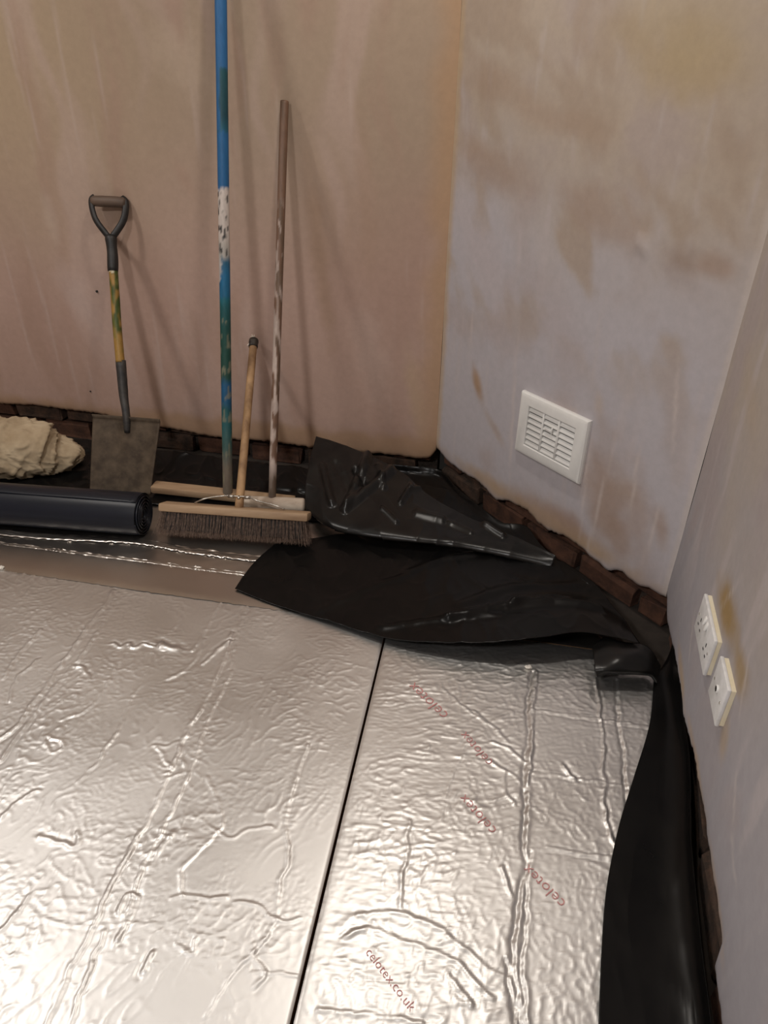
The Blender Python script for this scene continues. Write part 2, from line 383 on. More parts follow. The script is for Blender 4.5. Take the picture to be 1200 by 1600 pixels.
ea = edgepts(W1, e2, [(683, 702), (700, 722), (718, 735), (747, 753), (773, 780), (793, 783), (823, 798), (840, 817), (857, 830), (880, 838), (897, 849), (925, 873), (947, 892), (958, 891), (970, 895), (993, 915), (1015, 922), (1036, 933)], .93)
er = edgepts(W2, e3, [(1040, 934), (1040, 970), (1051, 1015), (1061, 1068), (1065, 1117), (1081, 1176), (1085, 1205), (1095, 1260), (1101, 1307), (1112, 1387), (1122, 1470), (1121, 1485), (1110, 1512), (1113, 1530), (1120, 1573), (1123, 1600)], 3.6)
wb = wall('wall_back', W0, e1, 3.0, eb, col_back, (1.1, 3.0))
LA = float(np.linalg.norm(W2-W1))
lum = [(*sz(1000, 380, W1, e2), .012, .007), (*sz(1008, 392, W1, e2), .009, .006), (*sz(748, 600, W1, e2), .008, .004), (*sz(752, 570, W1, e2), .006, -.003)]
wa = wall('wall_corner', W1, e2, LA, ea, col_angled, lumps=lum)
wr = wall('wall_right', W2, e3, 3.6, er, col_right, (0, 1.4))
for nm, a, b in (('wall_rear', W3, W4), ('wall_left', W4, W0)):
    L = float(np.linalg.norm(b-a)); wall(nm, a, (b-a)/L, L, [(-1, -.05), (L+1, -.05)], col_plain, (0, 0))

for hx, hy, hr in ((152, 455, .0045), (142, 611, .003)):
    q = onwall(hx, hy, W0, e1); nn_ = np.array([e1[1], -e1[0], 0])
    obj('screw_hole', tube([q-nn_*.004, q+nn_*.0045], [hr*.6, hr], 10), m_dark, wb, smooth=False)
# brickwork behind the plaster, one course shown; each brick its own mesh
def bricks(parent, p, d, L, s0, s1, seed, zoff=0.0):
    r = random.Random(seed); n = np.array([d[1], -d[0]])
    back = obj('mortar_bed', box((p+d*(s0+s1)/2-n*.105)[0], (p+d*(s0+s1)/2-n*.105)[1], .06, s1-s0+.04, .07, .24, .0, rot=np.array([[d[0], -d[1], 0], [d[1], d[0], 0], [0, 0, 1]])), m_mortar, parent, smooth=False)
    rot0 = np.array([[d[0], -d[1], 0], [d[1], d[0], 0], [0, 0, 1]])
    for c, z in enumerate((-.018, .057, .132)):
        s = s0-(.11 if c % 2 else 0)
        while s < s1:
            Lb = .215 if s >= s0 else .215
            a = max(s, s0); b = min(s+Lb, s1)
            if b-a > .04:
                off = r.uniform(-.006, .008)-(.0)
                q = p+d*(a+b)/2-n*(.066-off)
                v, f = box(0, 0, 0, b-a-.012, .06, .063, .005, 1)
                v = [u+np.array([r.uniform(-.005, .005), r.uniform(-.005, .006), r.uniform(-.005, .005)]) for u in v]
                v = [rot0 @ u + np.array([q[0], q[1], z+zoff+r.uniform(-.005, .005)]) for u in v]
                obj('brick', (v, f), m_brick if r.random() < .7 else m_brick2, parent, smooth=False)
            s += Lb+.012
bricks(wb, W0, e1, 3, .9, 2.98, 1)
bricks(wa, W1, e2, LA, .0, LA, 2)
bricks(wr, W2, e3, 3.6, .0, 1.6, 3)

# ------------------------------------------------------------------ insulation boards with crinkled foil
T0 = fl(0, 885)[:2]; T1 = fl(430, 945)[:2]; tdir = (T1-T0)/np.linalg.norm(T1-T0)
S0 = fl(600, 1000)[:2]; S1 = fl(455, 1600)[:2]; sdir = (S1-S0)/np.linalg.norm(S1-S0)
def cross(p, d, q, e):
    A = np.array([[d[0], -e[0]], [d[1], -e[1]]]); t = np.linalg.solve(A, np.array(q)-np.array(p)); return p+d*t[0]
K = cross(T0, tdir, S0, sdir)
def fp(pts): return [fl(x, y)[:2] for x, y in pts]
CL = [  # creases of the left board: (points, width, height)
 ([(178, 922), (165, 945), (140, 975), (120, 1005), (95, 1040), (70, 1075), (50, 1100), (25, 1135), (-5, 1158)], .0040, .0026),
 ([(190, 930), (165, 965), (145, 1000), (115, 1040), (80, 1080), (55, 1115), (20, 1160), (0, 1190)], .0035, .0020),
 ([(62, 985), (40, 1010), (20, 1035), (5, 1060)], .004, .002),
 ([(350, 935), (333, 960), (318, 992), (300, 1018)], .003, .0018),
 ([(318, 1000), (305, 1030), (285, 1050), (262, 1062)], .004, .002),
 ([(362, 990), (350, 1030), (330, 1075), (312, 1110), (290, 1148), (275, 1185), (250, 1240), (235, 1275), (215, 1310), (197, 1340), (180, 1370), (165, 1400), (150, 1440), (130, 1480), (105, 1520), (90, 1560), (68, 1610)], .0042, .0030),
 ([(362, 1050), (342, 1090), (322, 1130), (312, 1165), (300, 1200), (280, 1240), (262, 1280), (245, 1310), (225, 1350), (210, 1390), (195, 1440), (180, 1480)], .0035, .0022),
 ([(165, 1455), (145, 1500), (130, 1540), (108, 1605)], .0035, .0026),
 ([(285, 950), (278, 975), (265, 990)], .003, .0015),
 ([(240, 1015), (228, 1060), (205, 1092), (185, 1140), (165, 1170), (150, 1195), (120, 1222)], .0028, .0018),
 ([(180, 1040), (165, 1075), (135, 1110), (95, 1125)], .003, .0016),
 ([(390, 940), (372, 985), (358, 1045)], .003, .0016),
 ([(480, 1165), (455, 1240), (445, 1290), (452, 1330), (435, 1390), (432, 1435), (410, 1470), (395, 1490), (370, 1510), (345, 1550), (320, 1590)], .003, .0017),
 ([(325, 1215), (340, 1250), (348, 1285), (330, 1310), (300, 1340), (282, 1365), (285, 1400)], .003, .0016),
 ([(365, 1410), (400, 1412), (435, 1438), (470, 1436)], .0026, .0015),
 ([(0, 1420), (60, 1432), (130, 1448), (230, 1443), (350, 1466)], .0018, .0008),
 ([(270, 1405), (290, 1398), (330, 1405), (355, 1400)], .003, .0018),
 ([(392, 1520), (440, 1521), (480, 1528)], .002, .0012),
 ([(70, 1150), (80, 1175), (100, 1165), (75, 1150)], .003, .002),
 ([(280, 1160), (270, 1200), (245, 1170)], .003, .002),
 ([(215, 1402), (200, 1440), (185, 1470)], .0035, .0026),
 ([(118, 1040), (130, 1045), (140, 1062)], .004, .003),
 ([(15, 1095), (25, 1060), (60, 1030)], .003, .0018),
 ([(178, 1006), (190, 1012), (200, 1006), (212, 1013), (224, 1007), (240, 1012)], .004, .003),
 ([(252, 1008), (262, 1013), (274, 1014)], .010, .005),
 ([(318, 1038), (335, 1020), (358, 1003)], .004, .003),
 ([(262, 1215), (290, 1205), (285, 1190)], .003, .002), ([(240, 1165), (262, 1166), (275, 1160)], .0035, .0022),
 ([(240, 1340), (252, 1325), (270, 1300)], .004, .0022), ([(225, 1518), (232, 1500), (240, 1490)], .004, .003), ([(185, 1425), (198, 1400), (215, 1400)], .0035, .002),
 ([(0, 1280), (30, 1250), (60, 1235)], .0035, .0018), ([(60, 1305), (90, 1315), (118, 1322), (120, 1300)], .004, .002), ([(0, 1455), (20, 1435), (45, 1400)], .004, .0022),
 ([(395, 1475), (398, 1500), (415, 1520), (400, 1545)], .003, .0018), ([(330, 1290), (360, 1310), (390, 1295), (425, 1290)], .0028, .0014), ([(275, 1475), (300, 1490), (305, 1470)], .003, .0016),
]
CRt = [
 ([(832, 1050), (824, 1100), (826, 1150), (818, 1200), (820, 1260), (816, 1330), (822, 1350), (812, 1390), (803, 1450), (800, 1490), (803, 1530), (815, 1610)], .0040, -.0042),
 ([(840, 1050), (833, 1110), (830, 1180), (822, 1232)], .0030, .0028),
 ([(828, 1330), (820, 1400), (821, 1450), (812, 1500), (818, 1560), (822, 1610)], .0030, -.0030),
 ([(790, 1500), (796, 1540), (805, 1600)], .003, -.003),
 ([(770, 1160), (790, 1168), (802, 1178), (820, 1190)], .0035, .0028),
 ([(765, 1188), (788, 1204), (800, 1210), (815, 1224)], .003, .0024),
 ([(788, 1205), (790, 1240), (803, 1255)], .003, .002),
 ([(932, 1062), (938, 1120), (945, 1170), (941, 1200), (948, 1225), (943, 1250), (950, 1290), (962, 1325)], .003, .0026),
 ([(962, 1062), (966, 1130), (973, 1180), (975, 1230), (980, 1260)], .0035, -.0028),
 ([(830, 1108), (900, 1118), (1018, 1136)], .0018, .0014), ([(830, 1113), (900, 1123), (1018, 1141)], .0018, -.0010),
 ([(828, 1206), (900, 1216), (990, 1230)], .0018, .0015), ([(828, 1211), (900, 1221), (990, 1235)], .0018, -.0010),
 ([(855, 1322), (900, 1332), (965, 1342)], .002, .0016), ([(850, 1330), (900, 1338), (965, 1349)], .002, -.001),
 ([(640, 1285), (634, 1310), (638, 1335), (630, 1360), (626, 1380), (628, 1420)], .003, .0024),
 ([(558, 1430), (600, 1425), (640, 1430), (690, 1455), (722, 1478), (760, 1512), (790, 1525)], .0035, .0022),
 ([(540, 1462), (580, 1450), (640, 1475), (700, 1492), (740, 1530), (770, 1560)], .0035, .0020),
 ([(882, 1198), (888, 1210), (898, 1218)], .004, .004),
 ([(700, 1520), (720, 1550), (740, 1570)], .003, .0018),
 ([(730, 1160), (700, 1230), (690, 1280)], .002, .001),
 ([(500, 1577), (560, 1585), (620, 1592), (660, 1600)], .003, .002),
 ([(785, 1355), (792, 1385), (800, 1400)], .003, .0022),
 ([(740, 1110), (770, 1135), (795, 1160)], .003, .0016), ([(690, 1075), (720, 1100), (760, 1130)], .0025, .0014),
]
def crease_h(X, Y, lst, sd):
    h = np.zeros(X.shape)
    for k, (pts, wd, ht) in enumerate(lst):
        q = np.array(spline(fp(pts), max(4, len(pts)*3)))
        x0, y0 = q.min(0)-.03; x1, y1 = q.max(0)+.03
        m = (X > x0) & (X < x1) & (Y > y0) & (Y < y1)
        if not m.any(): continue
        xx, yy = X[m], Y[m]
        jx = xx+.004*pn(xx*40, yy*40, sd+k)+.0012*pn(xx*150, yy*150, sd+k+3); jy = yy+.004*pn(xx*40, yy*40, sd+k+50)
        d, s = dpoly(jx, jy, [tuple(a) for a in q])
        am = .7+.5*pn(xx*11, yy*11, sd+k+7)
        h[m] += 1.2*ht*am*(np.exp(-(d/wd)**2)-.45*np.exp(-((d-wd*1.9)/wd)**2)*(s > 0))
    return h
RF0 = fl(826, 1100); RF1 = fl(805, 1450)
def seamd(X, Y):
    """distance to the left of the seam"""
    return -((X-S0[0])*(-sdir[1])+(Y-S0[1])*sdir[0])
def foil_left(X, Y):
    a = math.radians(-28); ca, sa = math.cos(a), math.sin(a)
    wx = X+.012*pn(X*14, Y*14, 1); wy = Y+.012*pn(X*14+9, Y*14, 2)
    U = wx*ca+wy*sa; V = -wx*sa+wy*ca
    h = .0016*pn(X*4, Y*4, 3)
    dens = sstep(-.25, .35, fbm(X*6, Y*6, 2, 40))
    h += 0.00124*ridge(U*40, V*17, 4, 14)*dens
    h += 0.00101*ridge(wx*24, wy*60, 14, 14)*sstep(0, .3, pn(X*7+4, Y*7, 41))
    h += 0.00124*ridge(wx*34+wy*24, wy*30-wx*10, 24, 15)*sstep(.0, .4, pn(X*6, Y*6+7, 43))
    h += 0.00070*ridge(wx*70, wy*80, 64, 10)*sstep(-.1, .3, pn(X*8+2, Y*8, 46))
    h += .00016*pn(X*110, Y*110, 5)*sstep(-.2, .3, pn(X*9, Y*9, 44))
    flat = sstep(0, .07, seamd(X, Y))      # smoother band along the seam
    h *= .35+.65*flat
    return h+crease_h(X, Y, CL, 100)
def foil_right(X, Y):
    wx = X+.010*pn(X*16, Y*16, 1); wy = Y+.008*pn(X*11+9, Y*22, 2)
    rt = sstep(-.01, .01, X-(RF0[0]+(Y-RF0[1])*(RF1[0]-RF0[0])/(RF1[1]-RF0[1])))          # beyond the long fold
    h = .0012*pn(X*4, Y*4, 3)
    h += (0.00132*ridge(wx*10, wy*50, 4, 12)*sstep(-.25, .3, pn(X*6, Y*9, 40)))*(1-.5*rt)
    h += 0.00070*ridge(wx*22, wy*110, 7, 9)*(1-.3*rt)
    h += 0.00093*ridge(wx*32+wy*28, wy*26-wx*20, 14, 12)*sstep(.0, .3, pn(X*6+4, Y*6, 41)+.15)
    h += 0.00085*ridge(wx*60, wy*24, 54, 11)*sstep(0, .3, pn(X*8+4, Y*8, 45)+.3*rt)
    h += .00022*pn(X*95, Y*90, 5)*(.4+1.0*rt)
    ed = sstep(0, .05, -seamd(X, Y))
    h *= .4+.6*ed
    return h+crease_h(X, Y, CRt, 300)
def foil_back(X, Y):
    h = .0015*pn(X*5, Y*5, 3)+.0006*ridge(X*10, Y*40, 4, 7)+.0003*pn(X*70, Y*70, 5)
    return h
def board(c00, c10, c11, c01, step, hf, label, zt=0.0, group=None, mf=None, chunk=None):
    """c00,c10 near edge left/right; c01,c11 far edge"""
    c = [np.array(q, float) for q in (c00, c10, c11, c01)]
    nu = int(max(np.linalg.norm(c[1]-c[0]), np.linalg.norm(c[2]-c[3]))/step)+2
    nv = int(max(np.linalg.norm(c[3]-c[0]), np.linalg.norm(c[2]-c[1]))/step)+2
    u, v = np.meshgrid(np.linspace(0, 1, nu), np.linspace(0, 1, nv), indexing='ij')
    X = (1-u)*(1-v)*c[0][0]+u*(1-v)*c[1][0]+u*v*c[2][0]+(1-u)*v*c[3][0]
    Y = (1-u)*(1-v)*c[0][1]+u*(1-v)*c[1][1]+u*v*c[2][1]+(1-u)*v*c[3][1]
    Z = hf(X, Y)+zt
    dlen = np.minimum(np.minimum(u*(nu*step), (1-u)*(nu*step)), np.minimum(v*(nv*step), (1-v)*(nv*step)))
    Z = Z*1.0-.0022*np.exp(-dlen/.003)
    cen = np.mean(c, 0)
    t = thing('insulation_board', (cen[0], cen[1], -.05), label, 'insulation board', group)
    f = obj('foil_facing', (np.stack([X, Y, Z], -1).reshape(-1, 3), gridf(nu, nv)), mf or m_foil, t)
    zz = zt-.0045
    V = [(q[0], q[1], -.05) for q in c]+[(q[0], q[1], zz) for q in c]
    obj('foam_core', (V, [[3, 2, 1, 0], [4, 5, 6, 7], [0, 1, 5, 4], [1, 2, 6, 5], [2, 3, 7, 6], [3, 0, 4, 7]]), m_foam, t, smooth=False)
    return t, (X, Y, Z)
def onseam(y, off): 
    q = cross(S0, sdir, np.array([0, y]), np.array([1., 0])); return (q[0]+off, y)
g = .0028
near = .30
nl = onseam(near, -g); nr = onseam(near, g)
kl = (K[0]-g, K[1]+.0); kr = (K[0]+g, K[1])
farL = T0-tdir*.95
board((-1.55, near), nl, kl, (farL[0], farL[1]), .0042, foil_left, 'large silver foil-faced insulation board left of the black seam')
rt_far = cross(T0, tdir, W2, e3)-tdir*.012
rt_near = cross(np.array([0, near]), np.array([1., 0]), W2, e3)+np.array([-.012, 0])
tb, RB = board(nr, tuple(rt_near), tuple(rt_far), kr, .0034, foil_right, 'silver insulation board with red lettering, right of the black seam')
board(farL+(0, .005), tuple(rt_far+(-.085, .020)), (.09, 2.19), (-1.9, 2.66), .011, foil_back, 'dull foil-faced insulation board along the back wall, under the broom', -.001, mf=m_foil2)

def strip(pts_px, width_fn, name, label, cat, mt, amp=.0012, z0=.0020, group=None):
    """thin foil tape laid along a polyline on the floor"""
    q = spline([fl(x, y)[:2] for x, y in pts_px], 220)
    V = []; m = 14
    for i, p in enumerate(q):
        t = q[min(i+1, 219)]-q[max(i-1, 0)]; t /= np.linalg.norm(t); nn = np.array([-t[1], t[0]])
        wd = width_fn(i/219.0)
        for j in range(m):
            f = j/(m-1.0)
            jit = .0035*float(pn(np.array([i*.35]), np.array([f*3.]), 5)[0]) if j in (0, m-1) else 0
            pp = p+nn*(f-.5+0)*wd+nn*jit
            e = 1 if j in (1, m-2) else 0
            z = z0 if 1 < j < m-2 else (z0-.0008 if 0 < j < m-1 else z0-.0022)
            V.append((pp[0], pp[1], z+amp*(.9*e*abs(float(pn(np.array([i*.12]), np.array([f*9.]), 3)[0])*2.2)+.3*float(pn(np.array([i*.2]), np.array([f*5.]), 8)[0]))+.0018))
    o = obj(name, (np.array(V), gridf(220, m)[:, ::-1]), mt)
    return props(o, label, cat, group)
strip([(-250, 832), (0, 868), (150, 889), (260, 905), (430, 928), (520, 941)], lambda f: .135, 'foil_tape', 'wide silver foil tape over the joint behind the large board', 'foil tape', m_foil2, .0005)
strip([(-100, 822), (60, 838), (210, 846), (300, 861), (420, 876)], lambda f: .030, 'foil_tape', 'narrow crinkled foil tape just in front of the broom', 'foil tape', m_foil2, .003)

strip([(-60, 843), (60, 857), (120, 865), (235, 879), (300, 888), (390, 899)], lambda f: .014, 'foil_tape', 'thin bright crinkled strip of foil along the wide tape', 'foil tape', m_foil2, .003)
# red lettering on the foil
def heightat(x, y):
    X, Y, Z = RB; i = np.argmin((X-x)**2+(Y-y)**2); return Z.ravel()[i]
def lettering(txt, pa, pb, hpx):
    a = fl(*pa)[:2]; b = fl(*pb)[:2]
    cu = bpy.data.curves.new('lettering', 'FONT'); cu.body = txt; cu.size = 1; cu.resolution_u = 2; cu.offset = -.012
    to = bpy.data.objects.new('tmp', cu); sc.collection.objects.link(to)
    me = bpy.data.meshes.new_from_object(to, depsgraph=bpy.context.evaluated_depsgraph_get())
    bpy.data.objects.remove(to)
    xs = [v.co.x for v in me.vertices]; wd = max(xs)
    L = np.linalg.norm(b-a); s = L/wd; t = (b-a)/L; nn = np.array([-t[1], t[0]])
    bm = bmesh.new(); bm.from_mesh(me); bmesh.ops.subdivide_edges(bm, edges=[e for e in bm.edges if e.calc_length() > .25], cuts=1); bm.to_mesh(me); bm.free()
    org = ORG[tb.name]
    for v in me.vertices:
        p = a+t*v.co.x*s+nn*v.co.y*s*hpx
        v.co = Vector((p[0]-org[0], p[1]-org[1], heightat(p[0], p[1])+.0013-org[2]))
    me.materials.append(m_red)
    o = bpy.data.objects.new('red_lettering', me); sc.collection.objects.link(o); o.parent = tb
    return o
lettering('celotex', (703, 1117), (648, 1066), 1.0)
lettering('celotex', (772, 1192), (728, 1143), 1.0)
lettering('celotex', (778, 1298), (727, 1241), 1.0)
lettering('celotex', (886, 1411), (826, 1350), 1.0)
lettering('celotex.co.uk', (570, 1488), (641, 1582), 1.0)

# ------------------------------------------------------------------ black polythene sheets
def patch(rows, nu, nv, wr=0.004, seed=0, fq=9, fn=None, mode='floor'):
    """rows of control points (x, y, z): photographed place and height above the boards"""
    R = [np.array([q if len(q) == 4 else fl(q[0], q[1], q[2]) for q in r], float)[:, :3] for r in rows]
    A = np.array([spline(r, nu) for r in R])          # rows x nu x 3
    B = np.array([spline(A[:, i], nv) for i in range(nu)])   # nu x nv x 3
    # local normals
    du = np.gradient(B, axis=0); dv = np.gradient(B, axis=1)
    n = np.cross(du, dv); n /= np.linalg.norm(n, axis=2, keepdims=True)+1e-9
    n *= np.where(n[:, :, 2:3]+.001*n[:, :, 1:2] < 0, -1, 1)
    X, Y, Z = B[..., 0], B[..., 1], B[..., 2]
    U = X+Z*.4; V = Y+Z*.8
    wx = U+.03*pn(U*6, V*6, seed+1); wy = V+.03*pn(U*6, V*6+5, seed+2)
    h = .8*ridge(wx*fq, wy*fq*.6, seed+3, 5)+.5*ridge(wx*fq*1.9+3, wy*fq*1.3, seed+4, 6)-.5+.5*pn(wx*fq*.7, wy*fq*.7, seed+5)
    h = h*wr
    if fn is not None: h = h+fn(B)
    B = B+n*h[..., None]
    return B, (B.reshape(-1, 3), gridf(nu, nv))
def sheet(name, rows, nu, nv, label, wr=.004, seed=0, fq=9, fn=None, zmin=.002, mt=None, parent=None):
    B, vf = patch(rows, nu, nv, wr, seed, fq, fn)
    v, f = vf; v[:, 2] = np.maximum(v[:, 2], zmin+.0012*pn(v[:, 0]*20, v[:, 1]*20, 3))
    o = obj(name, (v, f), mt or m_poly, parent)
    md = o.modifiers.new('thickness', 'SOLIDIFY'); md.thickness = .0008; md.offset = 0
    if label: props(o, label, 'plastic sheet')
    return o
# along the back wall, behind the brooms
sheet('black_plastic_sheet', [
    [(-80, 672, .05), (120, 686, .05), (240, 702, .05), (330, 712, .045), (420, 724, .045), (500, 734, .05)],
    [(-80, 712, .02), (120, 718, .02), (240, 733, .02), (330, 742, .02), (420, 755, .02), (500, 765, .03)],
    [(-80, 735, .006), (120, 738, .006), (240, 752, .006), (330, 762, .006), (420, 772, .006), (510, 782, .008)],
    [(-80, 770, .004), (120, 778, .004), (238, 788, .004), (320, 800, .004), (420, 812, .004), (510, 815, .004)]],
    230, 60, 'black plastic sheet lying along the back wall behind the brooms', .010, 20, 7)
def foldA(B):
    X, Y = B[..., 0], B[..., 1]; h = np.zeros(X.shape)
    for pts, wd, ht in [([(700, 985), (760, 975), (810, 968), (860, 966), (930, 975)], .016, .016), ([(800, 968), (830, 958), (862, 955), (885, 962)], .010, .012), ([(640, 900), (690, 880), (740, 872)], .012, .006), ([(500, 960), (560, 930), (640, 905)], .012, .004),
                        ([(720, 960), (800, 930), (900, 925)], .02, .006), ([(600, 990), (680, 985), (780, 985)], .012, .006)]:
        d, s = dpoly(X, Y, [tuple(a) for a in fp(pts)]); h += ht*np.exp(-(d/wd)**2)
    return h
sheet('black_plastic_sheet', [
    [(430, 850, .008), (490, 840, .008), (560, 832, .008), (640, 836, .010), (720, 842, .012), (800, 852, .02), (880, 878, .03), (930, 912, .03), (960, 950, .03)],
    [(400, 876, .008), (470, 872, .008), (550, 872, .010), (630, 878, .012), (710, 886, .016), (790, 898, .022), (860, 915, .025), (920, 935, .03), (980, 975, .04)],
    [(382, 898, .009), (450, 908, .009), (530, 918, .012), (620, 930, .02), (700, 938, .030), (780, 944, .045), (850, 948, .058), (915, 958, .064), (990, 990, .062)],
    [(367, 920, .009), (430, 945, .009), (515, 971, .012), (600, 996, .022), (690, 1004, .045), (780, 1003, .066), (850, 994, .080), (915, 987, .082), (1000, 1005, .070)]],
    220, 120, 'black plastic sheet lying flat across the corner with a pointed left end', .0035, 40, 8, foldA)
def foldB(B):
    X, Y, Z = B[..., 0], B[..., 1], B[..., 2]; h = np.zeros(X.shape)
    U = X+.0*Z
    for k, (a, b, wd, ht) in enumerate([((575, 715), (540, 800), .010, .013), ((610, 740), (545, 795), .009, .012), ((505, 735), (520, 790), .007, .010), ((555, 740), (570, 760), .008, -.010), ((640, 765), (625, 790), .006, .008),
                                        ((597, 800), (618, 820), .006, .006), ((650, 808), (690, 818), .010, .008), ((700, 822), (735, 838), .006, .005), ((757, 824), (785, 842), .007, .008), ((590, 735), (598, 765), .008, .009), ((525, 730), (545, 770), .012, -.006), ((665, 765), (640, 770), .005, .006)]):
        # ridges given in the sheet's own surface: measure in photographed direction from the sheet's points
        q = B-CAM; zc = q @ FW; px = 600+F*(q @ RW)/zc; py = 800-F*(q @ UW)/zc
        d, s = dpoly(px, py, [a, b]); h += (1.9 if k < 3 else 1.5)*ht*np.exp(-(d/(wd*(820 if k < 3 else 620)))**2)
    return h
sheet('black_plastic_sheet', [
    [(494, 686, .150), (535, 699, .135), (575, 716, .115), (625, 742, .09), (668, 778, .06), (720, 808, .045), (790, 838, .04), (870, 872, .035)],
    [(484, 728, .110), (530, 738, .105), (575, 752, .095), (620, 772, .075), (662, 798, .055), (715, 820, .042), (785, 845, .036), (868, 874, .032)],
    [(479, 770, .065), (525, 785, .070), (572, 798, .066), (618, 808, .058), (660, 820, .048), (712, 835, .038), (785, 855, .032), (866, 878, .028)],
    [(484, 797, .030), (520, 822, .038), (570, 834, .042), (618, 840, .042), (660, 845, .040), (712, 851, .034), (782, 864, .028), (864, 882, .022)],
    [(490, 800, .008), (525, 822, .008), (572, 836, .010), (618, 843, .012), (660, 849, .014), (712, 856, .014), (780, 868, .016), (862, 886, .016)]],
    230, 110, 'crumpled black plastic sheet turned up to a peak in the corner', .0036, 60, 6, foldB, mt=m_poly2)
sheet('black_plastic_sheet', [
    [(560, 722, .045), (640, 728, .045), (686, 734, .045), (712, 760, .040), (748, 790, .036), (782, 815, .030), (822, 822, .040), (846, 852, .030), (895, 893, .028), (922, 915, .030), (924, 950, .010)],
    [(560, 738, .015), (640, 745, .015), (684, 752, .018), (706, 772, .018), (740, 803, .016), (772, 826, .014), (808, 838, .018), (834, 864, .014), (884, 903, .014), (912, 925, .014), (918, 955, .008)],
    [(560, 765, .008), (620, 775, .008), (660, 785, .008), (690, 800, .008), (720, 825, .008), (750, 842, .008), (780, 855, .008), (812, 878, .008), (855, 915, .008), (885, 938, .008), (905, 965, .006)]],
    220, 50, 'black plastic sheet tucked up against the brick base of the corner wall', .0035, 30, 7)
# the folded-over lobe at the right end
sheet('black_plastic_sheet', [
    [(925, 1012, .050), (945, 996, .056), (975, 1003, .058), (1003, 1006, .058), (1018, 1016, .055), (1032, 1040, .040)],
    [(928, 1030, .058), (948, 1022, .066), (972, 1024, .075), (1000, 1024, .070), (1016, 1034, .060), (1030, 1052, .040)],
    [(930, 1048, .052), (950, 1047, .058), (972, 1048, .056), (1000, 1049, .056), (1016, 1051, .050), (1028, 1060, .032)],
    [(932, 1058, .030), (950, 1054, .028), (972, 1054, .030), (1000, 1055, .030), (1016, 1057, .028), (1026, 1068, .018)],
    [(936, 1052, .008), (952, 1050, .008), (972, 1050, .008), (1000, 1051, .008), (1014, 1054, .008), (1024, 1068, .008)]],
    80, 60, 'small folded-over corner of black plastic by the right wall', .0008, 80, 8, mt=m_poly2)
sheet('black_plastic_sheet', [
    [(1052, 1000, .05), (1068, 1110, .05), (1078, 1190, .048), (1080, 1270, .045), (1084, 1360, .045), (1096, 1480, .045), (1108, 1573, .045), (1135, 1760, .045)],
    [(1046, 1020, .03), (1060, 1115, .025), (1068, 1200, .022), (1068, 1280, .02), (1070, 1370, .02), (1078, 1480, .018), (1090, 1580, .018), (1110, 1760, .02)],
    [(1036, 1040, .016), (1045, 1120, .010), (1040, 1210, .008), (1035, 1290, .008), (1030, 1380, .008), (1030, 1480, .008), (1030, 1600, .008), (1030, 1760, .01)],
    [(1022, 1055, .012), (1015, 1130, .010), (990, 1215, .010), (967, 1290, .010), (948, 1385, .010), (940, 1480, .010), (935, 1600, .010), (930, 1760, .01)]],
    60, 160, 'long black plastic sheet running down beside the right wall', .0020, 90, 6)

# ------------------------------------------------------------------ roll of polythene
ra = np.array([-2.25, 2.03, .068]); rb = np.array([-.752, 1.866, .068]); rr = .067
rdir = (rb-ra)/np.linalg.norm(rb-ra)
roll = thing('plastic_roll', ((ra[0]+rb[0])/2, (ra[1]+rb[1])/2, 0), 'thick roll of black plastic sheeting on the floor in front of the shovel', 'roll')
def rollshape():
    side = np.cross(rdir, [0, 0, 1.]); side /= np.linalg.norm(side); upv = np.cross(side, rdir)
    V = []; n = 60; seg = 48
    for i in range(n):
        t = i/(n-1.0); c = ra*(1-t)+rb*t
        for k in range(seg):
            an = 2*math.pi*k/seg
            r = rr*(1+.012*math.sin(an*2+t*3)+.006*math.sin(an*5+t*9))
            if k == 0: r += .0
            if t > .985: r *= .985
            V.append(c+(side*math.cos(an)+upv*math.sin(an))*r)
    Fc = [[i*seg+k, i*seg+(k+1) % seg, (i+1)*seg+(k+1) % seg, (i+1)*seg+k] for i in range(n-1) for k in range(seg)]
    Fc.append(list(range(seg)))
    return (V, Fc), side, upv
rs, side, upv = rollshape()
obj('wound_sheet', rs, m_roll, roll)
# wound layers at the open end: a spiral of thin film set slightly in and out
V = []; Fc = []; turns = 11; ns = turns*40
for i in range(ns+1):
    t = i/ns; r = .013+(rr*.985-.013)*t; an = 2*math.pi*turns*t
    inn = rb-rdir*(.004+.004*math.sin(t*37))
    for dr, dx in ((0, 0.), (0, .0065*(1+.4*math.sin(i*.07)))):
        V.append(inn+(side*math.cos(an)+upv*math.sin(an))*(r+dr)+rdir*dx)
for i in range(ns): Fc.append([2*i, 2*i+1, 2*i+3, 2*i+2])
sp = obj('spiral_end', (V, Fc), m_roll, roll); sp.modifiers.new('t', 'SOLIDIFY').thickness = .0012
disc = []
for k in range(40):
    an = 2*math.pi*k/40; disc.append(rb-rdir*.004+(side*math.cos(an)+upv*math.sin(an))*rr*.97)
obj('end_face', (disc, [list(range(40))]), m_dark, roll, smooth=False)
# loose outer edge of the wound sheet
V = []
for i in range(60):
    t = i/59.; c = ra*(1-t)+rb*t
    for j in range(8):
        an = math.radians(62+j*4.5); r = rr+.0022+.0008*math.sin(t*30)
        V.append(c-side*math.cos(an)*-1*r*0+ (side*math.cos(an)+upv*math.sin(an))*r)
obj('loose_edge', (np.array(V), gridf(60, 8)), m_roll, roll).modifiers.new('t', 'SOLIDIFY').thickness = .001

